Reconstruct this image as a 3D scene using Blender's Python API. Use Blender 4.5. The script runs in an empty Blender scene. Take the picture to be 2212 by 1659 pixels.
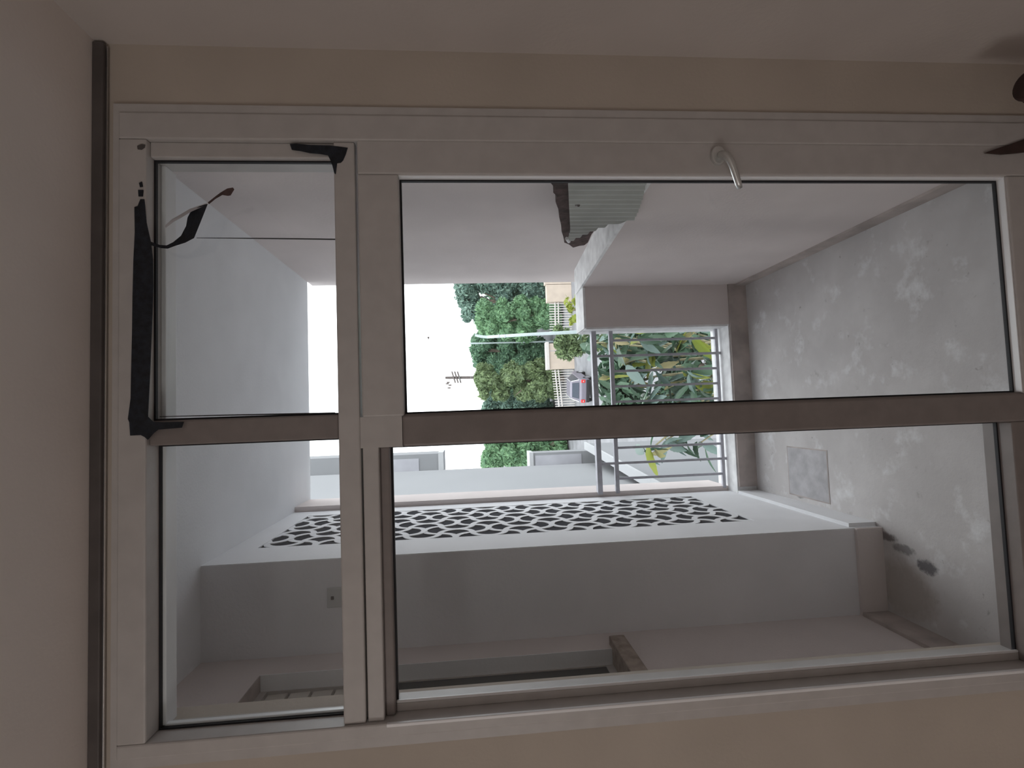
import bpy, bmesh, math, random
import numpy as np
from mathutils import Vector, Matrix

rnd = random.Random(7)
nrg = np.random.default_rng(7)
S = bpy.context.scene
COL = S.collection

# ------------------------------------------------------------------ camera
# The photo was taken with the phone turned: the picture's left is the world's up.
W_PX, H_PX, F_PX = 2212.0, 1659.0, 1100.0
PITCH, YAW, ROLL = 0.0827, 0.0516, 0.0314
CAM = Vector((0.0, -1.3, 1.68))


def cam_rows():
    cy, sy = math.cos(YAW), math.sin(YAW)
    cp, sp = math.cos(PITCH), math.sin(PITCH)
    cr, sr = math.cos(ROLL), math.sin(ROLL)
    Ry = Matrix(((cy, -sy, 0), (sy, cy, 0), (0, 0, 1)))
    A = Matrix(((1, 0, 0), (0, 0, -1), (0, 1, 0)))
    Rp = Matrix(((1, 0, 0), (0, cp, -sp), (0, sp, cp)))
    Rr = Matrix(((cr, sr, 0), (-sr, cr, 0), (0, 0, 1)))
    return Rr @ Rp @ A @ Ry          # world -> (right, down, forward) of the upright view


ROWS = cam_rows()
RIGHT, DOWN, FWD = (Vector(ROWS[i]) for i in range(3))
cam_data = bpy.data.cameras.new('camera')
cam = bpy.data.objects.new('camera', cam_data)
COL.objects.link(cam)
cam_data.sensor_width = 36.0
cam_data.lens = F_PX * 36.0 / W_PX
cam_data.clip_start, cam_data.clip_end = 0.02, 500
M = Matrix((DOWN, RIGHT, -FWD)).transposed().to_4x4()
M.translation = CAM
cam.matrix_world = M
S.camera = cam


def at(axis, val, x, y):
    """Point of the real plane axis=val seen at photo pixel (x, y)."""
    d = RIGHT * ((H_PX - y - H_PX / 2) / F_PX) + DOWN * ((x - W_PX / 2) / F_PX) + FWD
    t = (val - CAM[axis]) / d[axis]
    return CAM + d * t


# ------------------------------------------------------------------ light
world = bpy.data.worlds.new('overcast_sky')
S.world = world
world.use_nodes = True
wn = world.node_tree.nodes
wl = world.node_tree.links
bg = wn['Background']
tc = wn.new('ShaderNodeTexCoord')
nz = wn.new('ShaderNodeTexNoise'); nz.inputs['Scale'].default_value = 1.6; nz.inputs['Detail'].default_value = 3
rp = wn.new('ShaderNodeValToRGB')
rp.color_ramp.elements[0].position = 0.3; rp.color_ramp.elements[0].color = (0.90, 0.95, 1.0, 1)
rp.color_ramp.elements[1].position = 0.7; rp.color_ramp.elements[1].color = (1.0, 1.0, 1.0, 1)
wl.new(tc.outputs['Generated'], nz.inputs['Vector']); wl.new(nz.outputs['Fac'], rp.inputs['Fac'])
wl.new(rp.outputs['Color'], bg.inputs['Color'])
bg.inputs['Strength'].default_value = 3.6


def area(name, loc, target, sx, sy, power, color):
    d = bpy.data.lights.new(name, 'AREA')
    d.shape = 'RECTANGLE'; d.size, d.size_y = sx, sy
    d.energy = power; d.color = color
    o = bpy.data.objects.new(name, d); COL.objects.link(o)
    o.location = loc
    o.rotation_euler = (Vector(target) - Vector(loc)).to_track_quat('-Z', 'Z').to_euler()
    return o


# unseen fill lamps added to brighten the room: one high behind, one at the left
area('high_fill_lamp', (-0.8, -2.32, 2.43), (-0.6, 0, 1.5), 2.8, 0.18, 3.6, (1.0, 0.95, 0.91))
area('side_fill_lamp', (-4.1, -3.0, 1.55), (0.6, -0.2, 1.5), 1.4, 1.6, 42.0, (1.0, 0.95, 0.92))  # added side fill, no window is modelled here
S.view_settings.view_transform = 'Standard'
S.view_settings.look = 'None'
S.view_settings.exposure = 0.0
S.view_settings.gamma = 1.0
S.view_settings.use_curve_mapping = False


# ------------------------------------------------------------------ materials
def new_mat(name):
    m = bpy.data.materials.new(name); m.use_nodes = True
    return m, m.node_tree.nodes, m.node_tree.links, m.node_tree.nodes['Principled BSDF']


def mat(name, c, rough=0.6, metal=0.0, var=0.06, scale=12.0, bump=0.0, bscale=90.0, spec=0.4, coords='Object'):
    m, n, l, b = new_mat(name)
    t = n.new('ShaderNodeTexCoord')
    z = n.new('ShaderNodeTexNoise'); z.inputs['Scale'].default_value = scale; z.inputs['Detail'].default_value = 5
    r = n.new('ShaderNodeValToRGB')
    lo = [max(0, v * (1 - var)) for v in c]; hi = [min(1, v * (1 + var)) for v in c]
    r.color_ramp.elements[0].position = 0.35; r.color_ramp.elements[0].color = (*lo, 1)
    r.color_ramp.elements[1].position = 0.65; r.color_ramp.elements[1].color = (*hi, 1)
    l.new(t.outputs[coords], z.inputs['Vector']); l.new(z.outputs['Fac'], r.inputs['Fac'])
    l.new(r.outputs['Color'], b.inputs['Base Color'])
    b.inputs['Roughness'].default_value = rough
    b.inputs['Metallic'].default_value = metal
    b.inputs['Specular IOR Level'].default_value = spec
    if bump:
        z2 = n.new('ShaderNodeTexNoise'); z2.inputs['Scale'].default_value = bscale; z2.inputs['Detail'].default_value = 4
        bp = n.new('ShaderNodeBump'); bp.inputs['Strength'].default_value = bump; bp.inputs['Distance'].default_value = 0.004
        l.new(t.outputs[coords], z2.inputs['Vector']); l.new(z2.outputs['Fac'], bp.inputs['Height'])
        l.new(bp.outputs['Normal'], b.inputs['Normal'])
    return m


def floor_material():
    """Worn cement floor: pale rubbed patches, dark moss specks, a black stain in the corner by the niche."""
    m, n, l, b = new_mat('worn_cement')
    t = n.new('ShaderNodeTexCoord')

    def noise(sc, det, rough=0.6, off=0.0):
        z = n.new('ShaderNodeTexNoise'); z.inputs['Scale'].default_value = sc; z.inputs['Detail'].default_value = det
        z.inputs['Roughness'].default_value = rough
        if off:
            mp = n.new('ShaderNodeMapping'); mp.inputs['Location'].default_value = (off, off * .7, 0)
            l.new(t.outputs['Object'], mp.inputs['Vector']); l.new(mp.outputs['Vector'], z.inputs['Vector'])
        else:
            l.new(t.outputs['Object'], z.inputs['Vector'])
        return z.outputs['Fac']

    def ramp(fac, p0, p1):
        r = n.new('ShaderNodeMapRange'); r.inputs['From Min'].default_value = p0; r.inputs['From Max'].default_value = p1
        l.new(fac, r.inputs['Value']); return r.outputs['Result']

    def mix(fac, a, bcol, k=1.0):
        x = n.new('ShaderNodeMix'); x.data_type = 'RGBA'
        mu = n.new('ShaderNodeMath'); mu.operation = 'MULTIPLY'; mu.inputs[1].default_value = k
        l.new(fac, mu.inputs[0]); l.new(mu.outputs[0], x.inputs['Factor'])
        if isinstance(a, tuple): x.inputs['A'].default_value = (*a, 1)
        else: l.new(a, x.inputs['A'])
        x.inputs['B'].default_value = (*bcol, 1)
        return x.outputs['Result']

    def blob(cx, cy, rx, ry, wob):
        """1 inside an uneven stain round (cx, cy), 0 outside."""
        s = n.new('ShaderNodeSeparateXYZ'); l.new(t.outputs['Object'], s.inputs[0])
        def lin(sock, c, r):
            a = n.new('ShaderNodeMath'); a.operation = 'SUBTRACT'; l.new(sock, a.inputs[0]); a.inputs[1].default_value = c
            d = n.new('ShaderNodeMath'); d.operation = 'DIVIDE'; l.new(a.outputs[0], d.inputs[0]); d.inputs[1].default_value = r
            p = n.new('ShaderNodeMath'); p.operation = 'POWER'; l.new(d.outputs[0], p.inputs[0]); p.inputs[1].default_value = 2
            return p.outputs[0]
        a = n.new('ShaderNodeMath'); a.operation = 'ADD'
        l.new(lin(s.outputs[0], cx, rx), a.inputs[0]); l.new(lin(s.outputs[1], cy, ry), a.inputs[1])
        w = n.new('ShaderNodeMath'); w.operation = 'MULTIPLY_ADD'; l.new(noise(38, 7, .75), w.inputs[0]); w.inputs[1].default_value = wob
        l.new(a.outputs[0], w.inputs[2])
        return ramp(w.outputs[0], 1.0 + wob * .5, .35 + wob * .5)

    c = mix(ramp(noise(3.2, 6), .42, .66), (.57, .545, .54), (.67, .645, .64))
    c = mix(ramp(noise(7.0, 7, .65, 3.1), .55, .70), c, (.86, .86, .87), .75)
    c = mix(ramp(noise(26, 5, .6, 1.7), .66, .74), c, (.22, .20, .19), .6)
    c = mix(ramp(noise(11, 8, .7, 8.3), .62, .72), c, (.30, .28, .27), .6)
    c = mix(blob(-.76, .62, .13, .17, 1.0), c, (.33, .28, .235), .6)
    c = mix(blob(-.570, .690, .020, .07, 2.2), c, (.10, .085, .085), .85)
    c = mix(blob(-.602, .605, .022, .06, 2.4), c, (.12, .11, .115), .7)
    c = mix(blob(-.640, .505, .030, .050, 2.6), c, (.085, .08, .095), .85)
    c = mix(blob(-.488, 1.225, .022, .04, 1.4), c, (.24, .23, .23), .8)
    l.new(c, b.inputs['Base Color'])
    b.inputs['Roughness'].default_value = .75
    z2 = noise(60, 6, .7)
    bp = n.new('ShaderNodeBump'); bp.inputs['Strength'].default_value = .25; bp.inputs['Distance'].default_value = .004
    l.new(z2, bp.inputs['Height']); l.new(bp.outputs['Normal'], b.inputs['Normal'])
    return m


def glass_material(name, tint):
    """Thin window glass: straight-through with a Fresnel reflection."""
    m, n, l, b = new_mat(name)
    n.remove(b)
    out = n['Material Output']
    tr = n.new('ShaderNodeBsdfTransparent'); tr.inputs['Color'].default_value = (*tint, 1)
    gl = n.new('ShaderNodeBsdfGlossy'); gl.inputs['Roughness'].default_value = 0.02
    lw_ = n.new('ShaderNodeLayerWeight'); lw_.inputs['Blend'].default_value = .5
    pw = n.new('ShaderNodeMath'); pw.operation = 'POWER'; pw.inputs[1].default_value = 5
    fr = n.new('ShaderNodeMath'); fr.operation = 'MULTIPLY_ADD'; fr.inputs[1].default_value = .96; fr.inputs[2].default_value = .035
    l.new(lw_.outputs['Facing'], pw.inputs[0]); l.new(pw.outputs[0], fr.inputs[0])
    mx = n.new('ShaderNodeMixShader')
    l.new(fr.outputs[0], mx.inputs[0]); l.new(tr.outputs[0], mx.inputs[1]); l.new(gl.outputs[0], mx.inputs[2])
    l.new(mx.outputs[0], out.inputs['Surface'])
    return m


def leaf_material(name, c1, c2, rough=0.45, trans=0.25):
    m, n, l, b = new_mat(name)
    oi = n.new('ShaderNodeObjectInfo')
    geo = n.new('ShaderNodeNewGeometry')
    add = n.new('ShaderNodeMath'); add.operation = 'ADD'
    fr = n.new('ShaderNodeMath'); fr.operation = 'FRACT'
    l.new(oi.outputs['Random'], add.inputs[0]); l.new(geo.outputs['Random Per Island'], add.inputs[1])
    l.new(add.outputs[0], fr.inputs[0])
    r = n.new('ShaderNodeValToRGB')
    r.color_ramp.elements[0].color = (*c1, 1); r.color_ramp.elements[1].color = (*c2, 1)
    l.new(fr.outputs[0], r.inputs['Fac']); l.new(r.outputs['Color'], b.inputs['Base Color'])
    b.inputs['Roughness'].default_value = rough
    b.inputs['Specular IOR Level'].default_value = .35
    tl = n.new('ShaderNodeBsdfTranslucent'); l.new(r.outputs['Color'], tl.inputs['Color'])
    mx = n.new('ShaderNodeMixShader'); mx.inputs[0].default_value = trans
    l.new(b.outputs[0], mx.inputs[1]); l.new(tl.outputs[0], mx.inputs[2])
    l.new(mx.outputs[0], n['Material Output'].inputs['Surface'])
    return m


MT = dict(
    front=mat('front_wall_plaster', (.50, .44, .38), .85, var=.05, scale=3, bump=.15),
    room=mat('room_plaster', (.55, .50, .47), .85, var=.04, scale=3, bump=.15),
    room_ceiling=mat('ceiling_plaster', (.82, .76, .72), .9, var=.04, scale=2, bump=.1),
    frame=mat('taupe_painted_aluminium', (.50, .475, .46), .42, var=.04, scale=20, spec=.5),
    mullion=mat('darkened_brown_aluminium', (.23, .20, .19), .45, var=.06, scale=20, spec=.4),  # frame paint turned darker and browner, backlit shade held in the colour
    gasket=mat('black_rubber', (.015, .015, .018), .6),
    rail=mat('dark_bronze_rail', (.105, .092, .088), .5, var=.12, spec=.3),
    lip=mat('polished_rail_lip', (.75, .73, .72), .22, metal=.8, var=.03),
    tape=mat('black_cloth_tape', (.010, .013, .020), .55, var=.5, scale=60, bump=.4, bscale=200),
    tape_back=mat('silvery_tape_back', (.55, .55, .58), .35, var=.1),
    handle=mat('brushed_aluminium', (.68, .69, .68), .32, metal=.7, var=.03),
    bead=mat('lit_white_bead', (.84, .84, .85), .3, var=.02, spec=.6),  # edges whitened: the sky light they catch is put into the colour
    jog=mat('porch_plaster_lifted', (.84, .83, .86), .9, var=.03, scale=4, bump=.25),  # same porch plaster, paler and bluer to make up for weak light
    porch=mat('porch_plaster', (.73, .66, .645), .9, var=.035, scale=4, bump=.25),
    porch_brown=mat('brown_tile_skirting', (.46, .40, .375), .6, var=.18, scale=9),
    white=mat('white_masonry_paint', (.89, .895, .92), .8, var=.03, scale=5, bump=.2),
    sill=mat('chipped_white_sill', (.92, .915, .92), .8, var=.14, scale=16, bump=.3),
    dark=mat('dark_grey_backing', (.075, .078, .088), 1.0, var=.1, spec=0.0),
    floor=floor_material(),
    iron=mat('grey_painted_iron', (.48, .48, .53), .5, metal=.1, var=.1, scale=30),
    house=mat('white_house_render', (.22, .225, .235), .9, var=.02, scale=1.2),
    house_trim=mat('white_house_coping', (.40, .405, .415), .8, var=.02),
    stone=mat('cream_stone', (.46, .385, .32), .85, var=.06, scale=2),
    fence=mat('cream_painted_steel', (.50, .47, .44), .5, var=.04),
    asphalt=mat('street_asphalt', (.20, .20, .21), .9, var=.15, scale=1.5),
    paving=mat('pale_paving', (.23, .24, .26), .85, var=.06, scale=1.5),
    teal=mat('dark_teal_glass', (.03, .04, .045), .35, var=.1, spec=.25),
    sill_wood=mat('weathered_sill', (.34, .28, .24), .8, var=.25, scale=30, bump=.4),
    hatch=mat('hatch_cement', (.50, .49, .505), .8, var=.14, scale=14, bump=.2),
    driveway=mat('grey_driveway', (.36, .36, .39), .85, var=.08, scale=3),
    bark=mat('grey_brown_bark', (.20, .16, .13), .9, var=.3, scale=14, bump=.5, bscale=30),
    twig=mat('green_brown_twig', (.22, .20, .12), .8, var=.2),
    lamp=mat('pale_blue_steel', (.40, .46, .47), .5, var=.04),
    wood_pole=mat('dark_wood_pole', (.12, .10, .095), .9, var=.2),
    cable=mat('black_cable', (.02, .02, .022), .6),
    ribs=mat('pale_ribbed_plastic', (.50, .525, .505), .55, var=.06, scale=8),
    board=mat('rotten_brown_chipboard', (.075, .048, .046), .95, var=.45, scale=28, bump=.8, bscale=60),
    car_paint=mat('grey_mauve_car_paint', (.17, .155, .19), .35, metal=.2, var=.03, spec=.6),
    car_glass=mat('dark_car_glass', (.03, .04, .06), .25, var=.1, spec=.4),
    tail=mat('red_tail_lens', (.60, .03, .03), .25, var=.1, spec=.6),
    chrome=mat('pale_chrome', (.75, .76, .78), .25, metal=.8, var=.02),
    tyre=mat('tyre_rubber', (.02, .02, .022), .8),
    switch=mat('ivory_plastic', (.60, .60, .60), .45, var=.02),
    slat=mat('cream_slat_paint', (.64, .60, .55), .6, var=.05),
    dim_wood=mat('dark_stained_wood', (.05, .03, .026), .5, var=.3, scale=18),
    pane=glass_material('clear_glass', (.97, .985, .985)),
    pane2=glass_material('smoked_glass', (.45, .48, .50)),
    leaf=leaf_material('loquat_leaf', (.035, .075, .045), (.12, .20, .13), .35, .22),
    leaf_pale=leaf_material('grey_green_leaf', (.11, .17, .15), (.20, .28, .25), .35, .2),
    leaf_yellow=leaf_material('yellow_green_leaf', (.20, .25, .04), (.34, .37, .08), .45, .35),
    leaf_dry=leaf_material('tan_leaf', (.28, .24, .13), (.35, .33, .16), .6, .25),
    tree_a=leaf_material('deep_green_foliage', (.075, .145, .10), (.16, .29, .17), .6, .25),
    tree_b=leaf_material('mid_green_foliage', (.10, .20, .11), (.22, .38, .20), .6, .25),
    tree_c=leaf_material('blue_green_foliage', (.085, .15, .13), (.21, .32, .25), .6, .25),
    tree_d=leaf_material('olive_foliage', (.10, .145, .075), (.22, .30, .14), .6, .25),
)


# ------------------------------------------------------------------ mesh helpers
class MB:
    def __init__(self):
        self.v, self.f = [], []

    def add(self, vs, fs):
        o = len(self.v)
        self.v += [tuple(p) for p in vs]
        self.f += [tuple(o + i for i in f) for f in fs]
        return self

    def box(self, x0, x1, y0, y1, z0, z1):
        x0, x1 = sorted((x0, x1)); y0, y1 = sorted((y0, y1)); z0, z1 = sorted((z0, z1))
        return self.add([(x0, y0, z0), (x1, y0, z0), (x1, y1, z0), (x0, y1, z0), (x0, y0, z1), (x1, y0, z1), (x1, y1, z1), (x0, y1, z1)],
                        [(0, 3, 2, 1), (4, 5, 6, 7), (0, 1, 5, 4), (1, 2, 6, 5), (2, 3, 7, 6), (3, 0, 4, 7)])

    def prism(self, pts, off):
        """Closed polygon of 3D points thickened by vector off."""
        n = len(pts); off = Vector(off)
        pts = [Vector(p) for p in pts]
        vs = pts + [p + off for p in pts]
        fs = [tuple(range(n - 1, -1, -1)), tuple(range(n, 2 * n))]
        fs += [(i, (i + 1) % n, n + (i + 1) % n, n + i) for i in range(n)]
        return self.add(vs, fs)

    def tube(self, pts, r, seg=8, cap=True):
        pts = [Vector(p) for p in pts]
        rs = r if isinstance(r, (list, tuple)) else [r] * len(pts)
        vs, fs = [], []
        up = None
        for i, p in enumerate(pts):
            d = (pts[min(i + 1, len(pts) - 1)] - pts[max(i - 1, 0)]).normalized()
            if up is None:
                up = d.orthogonal().normalized()
            u = (up - d * up.dot(d))
            u = u.normalized() if u.length > 1e-6 else d.orthogonal().normalized()
            up = u
            w = d.cross(u)
            for k in range(seg):
                a = 2 * math.pi * k / seg
                vs.append(p + (u * math.cos(a) + w * math.sin(a)) * rs[i])
        for i in range(len(pts) - 1):
            for k in range(seg):
                a, b = i * seg + k, i * seg + (k + 1) % seg
                fs.append((a, b, b + seg, a + seg))
        if cap:
            fs.append(tuple(range(seg - 1, -1, -1)))
            fs.append(tuple((len(pts) - 1) * seg + k for k in range(seg)))
        return self.add(vs, fs)

    def build(self, name, material, parent=None, smooth=False, bevel=0.0, loc=None):
        me = bpy.data.meshes.new(name)
        vs = self.v
        if loc is not None:
            vs = [(p[0] - loc[0], p[1] - loc[1], p[2] - loc[2]) for p in vs]
        me.from_pydata(vs, [], self.f)
        bm = bmesh.new(); bm.from_mesh(me)
        bmesh.ops.recalc_face_normals(bm, faces=bm.faces)
        bm.to_mesh(me); bm.free()
        if smooth:
            me.shade_smooth()
        me.materials.append(material)
        o = bpy.data.objects.new(name, me); COL.objects.link(o)
        if loc is not None:
            o.location = loc
        if parent:
            o.parent = parent
        if bevel:
            b = o.modifiers.new('bevel', 'BEVEL'); b.width = bevel; b.segments = 2; b.limit_method = 'ANGLE'
        return o


def B(*a):
    return MB().box(*a)


def tag(o, label=None, cat=None, group=None, kind=None):
    if label: o['label'] = label
    if cat: o['category'] = cat
    if group: o['group'] = group
    if kind: o['kind'] = kind
    return o


def struct(o, label=None):
    o['kind'] = 'structure'
    if label: o['label'] = label
    return o


def empty(name, loc=(0, 0, 0), rz=0.0):
    o = bpy.data.objects.new(name, None); COL.objects.link(o)
    o.location = loc; o.rotation_euler = (0, 0, rz); o.empty_display_size = .05
    return o


def copy_part(o, parent, loc=None, rot=None, scale=None, material=None):
    c = o.copy(); COL.objects.link(c); c.parent = parent
    if loc is not None: c.location = loc
    if rot is not None: c.rotation_euler = rot
    if scale is not None: c.scale = scale
    return c


# ================================================================== ROOM
XR, XLW, YB, ZC = 0.948, -4.2, -3.9, 2.578
# wall with the window opening (X -0.79..0.772, z 0.03..2.535)
OX0, OX1, OZ0, OZ1 = -0.775, 0.768, 0.03, 2.52
m = MB()
m.box(OX1, XR + .2, 0, .2, -.1, 2.9); m.box(XLW - .2, OX0, 0, .2, -.1, 2.9)
m.box(OX0, OX1, 0, .2, OZ1, 2.9); m.box(OX0, OX1, 0, .086, -.1, 0)
struct(m.build('wall_front', MT['front']), 'room wall around the balcony door opening')
struct(B(XR, XR + .2, YB, 0, -.1, 2.9).build('wall_right', MT['room']), 'plain room wall beside the door handle')
struct(B(XLW - .2, XLW, YB, 0, -.1, 2.9).build('wall_left', MT['room']))
struct(B(XLW, XR, YB - .2, YB, -.1, 2.9).build('wall_back', MT['room']))
struct(B(XLW, XR, YB, 0, -.1, 0).build('floor', MT['room']))
struct(B(XLW, XR, YB, 0, ZC, ZC + .3).build('ceiling', MT['room_ceiling']), 'room ceiling')

# curtain rail under the ceiling, right across the window
rail = empty('curtain_rail', (0, -.02, ZC - .03))
tag(rail, 'dark bronze curtain rail under the ceiling above the balcony door', 'curtain rail')
RZ = ZC - .03
z0 = 2.549
mm = MB()
mm.box(XLW + .02, .972 - .03, -.018, -.002, z0 + .003, ZC)
mm.build('track', MT['rail'], None, bevel=.003, loc=(0, -.02, RZ)).parent = rail
bpy.data.objects['track'].location = (0, 0, 0)
lp = MB().tube([(XLW + .03, -.006, z0 + .001), (.935, -.006, z0 + .001)], .003, 8).build('lip', MT['lip'], None, smooth=True, loc=(0, -.02, RZ))
lp.parent = rail; lp.location = (0, 0, 0)

# ------------------------------------------------------------------ window frame
YG = .042      # glass
YO = .085      # outer side


def member(mb, x0, x1, z0, z1, y0=0.0, y1=YO):
    mb.box(x0, x1, y0, y1, z0, z1)


FZ_T, FZ_B = 2.455, .0
m = MB()
member(m, .700, OX1, FZ_B, OZ1, -.012)                # right post
member(m, OX0, -.742, FZ_B, OZ1, -.012)               # left post
member(m, -.742, .700, FZ_T, OZ1, -.012)              # head
member(m, -.742, .700, FZ_B, .075, -.012)             # threshold
win = struct(m.build('window_1', MT['frame'], bevel=.004), 'taupe aluminium balcony window frame with four panes')
# flat flange on the wall round the frame, mitred at the corner
for a in ((OX1, .790, FZ_B, OZ1), (OX0 - .022, OX0, FZ_B, OZ1), (OX0 - .022, .790, OZ1, OZ1 + .014)):
    B(a[0], a[1], -.008, 0.0, a[2], a[3]).build('flange', MT['frame'], win)
# right upper pane reveal: the frame runs in to X .652
B(.661, .700, .004, YO, 2.008, FZ_T).build('upper_stile', MT['frame'], win, bevel=.003)
# transom bar, its groove and lower lip
B(-.742, .700, -.004, YO, 1.955, 2.008).build('transom', MT['frame'], win, bevel=.004)
# mullions
B(-.055, .005, .000, YO, 2.008, FZ_T).build('mullion', MT['mullion'], win, bevel=.004)
B(-.081, -.002, -.004, YO, .075, 1.852).build('mullion', MT['mullion'], win, bevel=.006)
B(-.081, -.004, -.003, YO, 1.852, 1.955).build('mullion', MT['frame'], win)
# fixed part at the left: top rail with dark bead, stile
B(-.742, -.045, .000, YO, 1.912, 1.951).build('rail', MT['frame'], win, bevel=.003)
B(-.742, -.081, .018, YO, 1.888, 1.912).build('glazing_bead', MT['mullion'], win, bevel=.004)
B(-.742, -.081, .000, YO, .075, .185).build('rail', MT['mullion'], win, bevel=.003)
# stepped inside of the left jamb, seen edge-on
B(-.742, -.722, .034, YO, .185, 1.888).build('jamb_step', MT['frame'], win, bevel=.002)
B(-.742, -.733, .048, .062, 2.008, FZ_T).build('jamb_step', MT['bead'], win, bevel=.002)
B(-.742, .661, .048, YO + .01, FZ_T - .012, FZ_T).build('head_step', MT['bead'], win, bevel=.002)


def pane(x0, x1, z0, z1, parent, y=YG, glass='pane', sides='LRTB'):
    p = B(x0 - .006, x1 + .006, y, y + .004, z0 - .006, z1 + .006).build('glass_pane', MT[glass], parent)
    g = .0045
    k = MB()
    yy = y - .0025
    if 'L' in sides: k.box(x0, x0 + g, yy, y + .0065, z0, z1)
    k.box(x1 - g, x1, yy, y + .0065, z0, z1)
    k.box(x0 + g, x1 - g, yy, y + .0065, z0, z0 + g); k.box(x0 + g, x1 - g, yy, y + .0065, z1 - g, z1)
    k.build('gasket', MT['gasket'], parent)
    return p


pane(.005, .661, 2.008, FZ_T, win, y=.022)
pane(-.742, -.055, 2.008, FZ_T, win)
pane(-.742, -.081, .185, 1.888, win, sides='RTB')
B(-.722, -.715, .034, .0405, .185, 1.888).build('glazing_bead', MT['bead'], win, bevel=.002)
B(-.750, -.7415, -.0155, -.006, .12, 1.905).build('edge_trim', MT['bead'], win, bevel=.002)

# ------------------------------------------------------------------ door leaf at the right
m = MB()
member(m, .613, .702, .078, 1.948, -.010, .027)
member(m, -.004, .613, 1.846, 1.948, -.010, .027)
member(m, -.004, .613, .078, .148, -.010, .027)
door = struct(m.build('door_1', MT['frame'], bevel=.004), 'glazed balcony door leaf with a lever handle')
B(-.008, .000, .000, .075, .148, 1.846).build('glazing_bead', MT['mullion'], door, bevel=.002)
B(.6105, .6145, -.004, .0165, .148, 1.846).build('glazing_bead', MT['bead'], door)
B(.000, .6105, -.004, .0165, .1465, .1505).build('glazing_bead', MT['bead'], door)
pane(.000, .6105, .1505, 1.846, door, y=.019)
# handle: oval rosette, neck and a lever that drops and swings over the glass
hd = empty('door_handle'); hd.parent = door
c = at(1, -.012, 1550, 338)
bm = MB()
ring = []
for k in range(20):
    a = 2 * math.pi * k / 20
    ring.append((c.x + .026 * math.cos(a), -.021, c.z + .020 * math.sin(a)))
bm.prism(ring, (0, .012, 0)).build('rosette', MT['handle'], hd, bevel=.003)
lv = [at(1, y, px, py) for px, py, y in ((1556, 334, -.012), (1560, 334, -.035), (1568, 336, -.052), (1577, 346, -.056), (1584, 362, -.056), (1590, 380, -.054), (1595, 396, -.050), (1598, 406, -.044))]
MB().tube(lv, [.010, .0105, .0105, .010, .0095, .009, .0085, .007], 10).build('lever', MT['handle'], hd, smooth=True)

# ------------------------------------------------------------------ torn black tape, cords
def poly_on(y, pts):
    return [at(1, y, *p) for p in pts]


tp = empty('tape_strip', at(1, -.014, 305, 680))
tag(tp, 'long strip of black cloth tape stuck along the window head, torn at one end', 'tape')


def child_at(mb, name, material, parent, **k):
    o = mb.build(name, material, None, loc=tuple(parent.location), **k)
    o.parent = parent; o.location = (0, 0, 0)
    return o


child_at(MB().prism(poly_on(-.0145, [(303, 430), (297, 445), (290, 447), (291, 500), (288, 560), (286, 640), (285, 720), (283, 800), (282, 860), (276, 905), (279, 912), (281, 941), (304, 940), (312, 944), (319, 950),
         (331, 936), (341, 928), (366, 926), (392, 924), (397, 911), (350, 912), (330, 911), (319, 900), (321, 860), (324, 800), (328, 700), (331, 620), (330, 560), (326, 525), (316, 480), (313, 445), (311, 430)]), (0, .002, 0)),
         'long_piece', MT['tape'], tp)
child_at(MB().prism(poly_on(-.0145, [(298, 410), (309, 410), (308, 424), (299, 424)]), (0, .002, 0)), 'scrap', MT['tape'], tp)
child_at(MB().prism(poly_on(-.0145, [(300, 395), (306, 392), (308, 403), (302, 404)]), (0, .002, 0)), 'scrap', MT['tape'], tp)
child_at(MB().prism(poly_on(-.0145, [(296, 315), (306, 311), (313, 312), (312, 318), (305, 323), (297, 322)]), (0, .002, 0)), 'scrap', MT['rail'], tp)
tp2 = MB().prism(poly_on(-.006, [(626, 311), (640, 310), (668, 313), (712, 314), (751, 319), (747, 332), (741, 346), (736, 351), (728, 352), (725, 376), (722, 374), (718, 358), (714, 347), (708, 335), (690, 332), (668, 330), (650, 326), (630, 323)]), (0, .002, 0))
tag(tp2.build('tape_patch', MT['tape']), 'short L of black cloth tape over the upper pane corner by the transom', 'tape')
# loose end curling off the strip, in front of the glass
fl = empty('tape_flap', at(1, -.018, 400, 500))
tag(fl, 'torn black tape end curling loose in front of the upper pane', 'tape')


def ribbon(pairs, name, material):
    """pairs: ((ax, ay), (bx, by), y) -> a thin curled band."""
    vs, fs = [], []
    for a, b, y0, y1 in pairs:
        vs += [at(1, y0, *a), at(1, y1, *b)]
    n = len(pairs)
    th = Vector((0, .0008, 0))
    vs2 = [v + th for v in vs]
    k = len(vs)
    for i in range(n - 1):
        a = 2 * i
        fs += [(a, a + 1, a + 3, a + 2), (k + a, k + a + 2, k + a + 3, k + a + 1), (a, a + 2, k + a + 2, k + a), (a + 1, k + a + 1, k + a + 3, a + 3)]
    fs += [(0, k, k + 1, 1), (2 * n - 2, 2 * n - 1, k + 2 * n - 1, k + 2 * n - 2)]
    return child_at(MB().add(vs + vs2, fs), name, material, fl)


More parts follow.
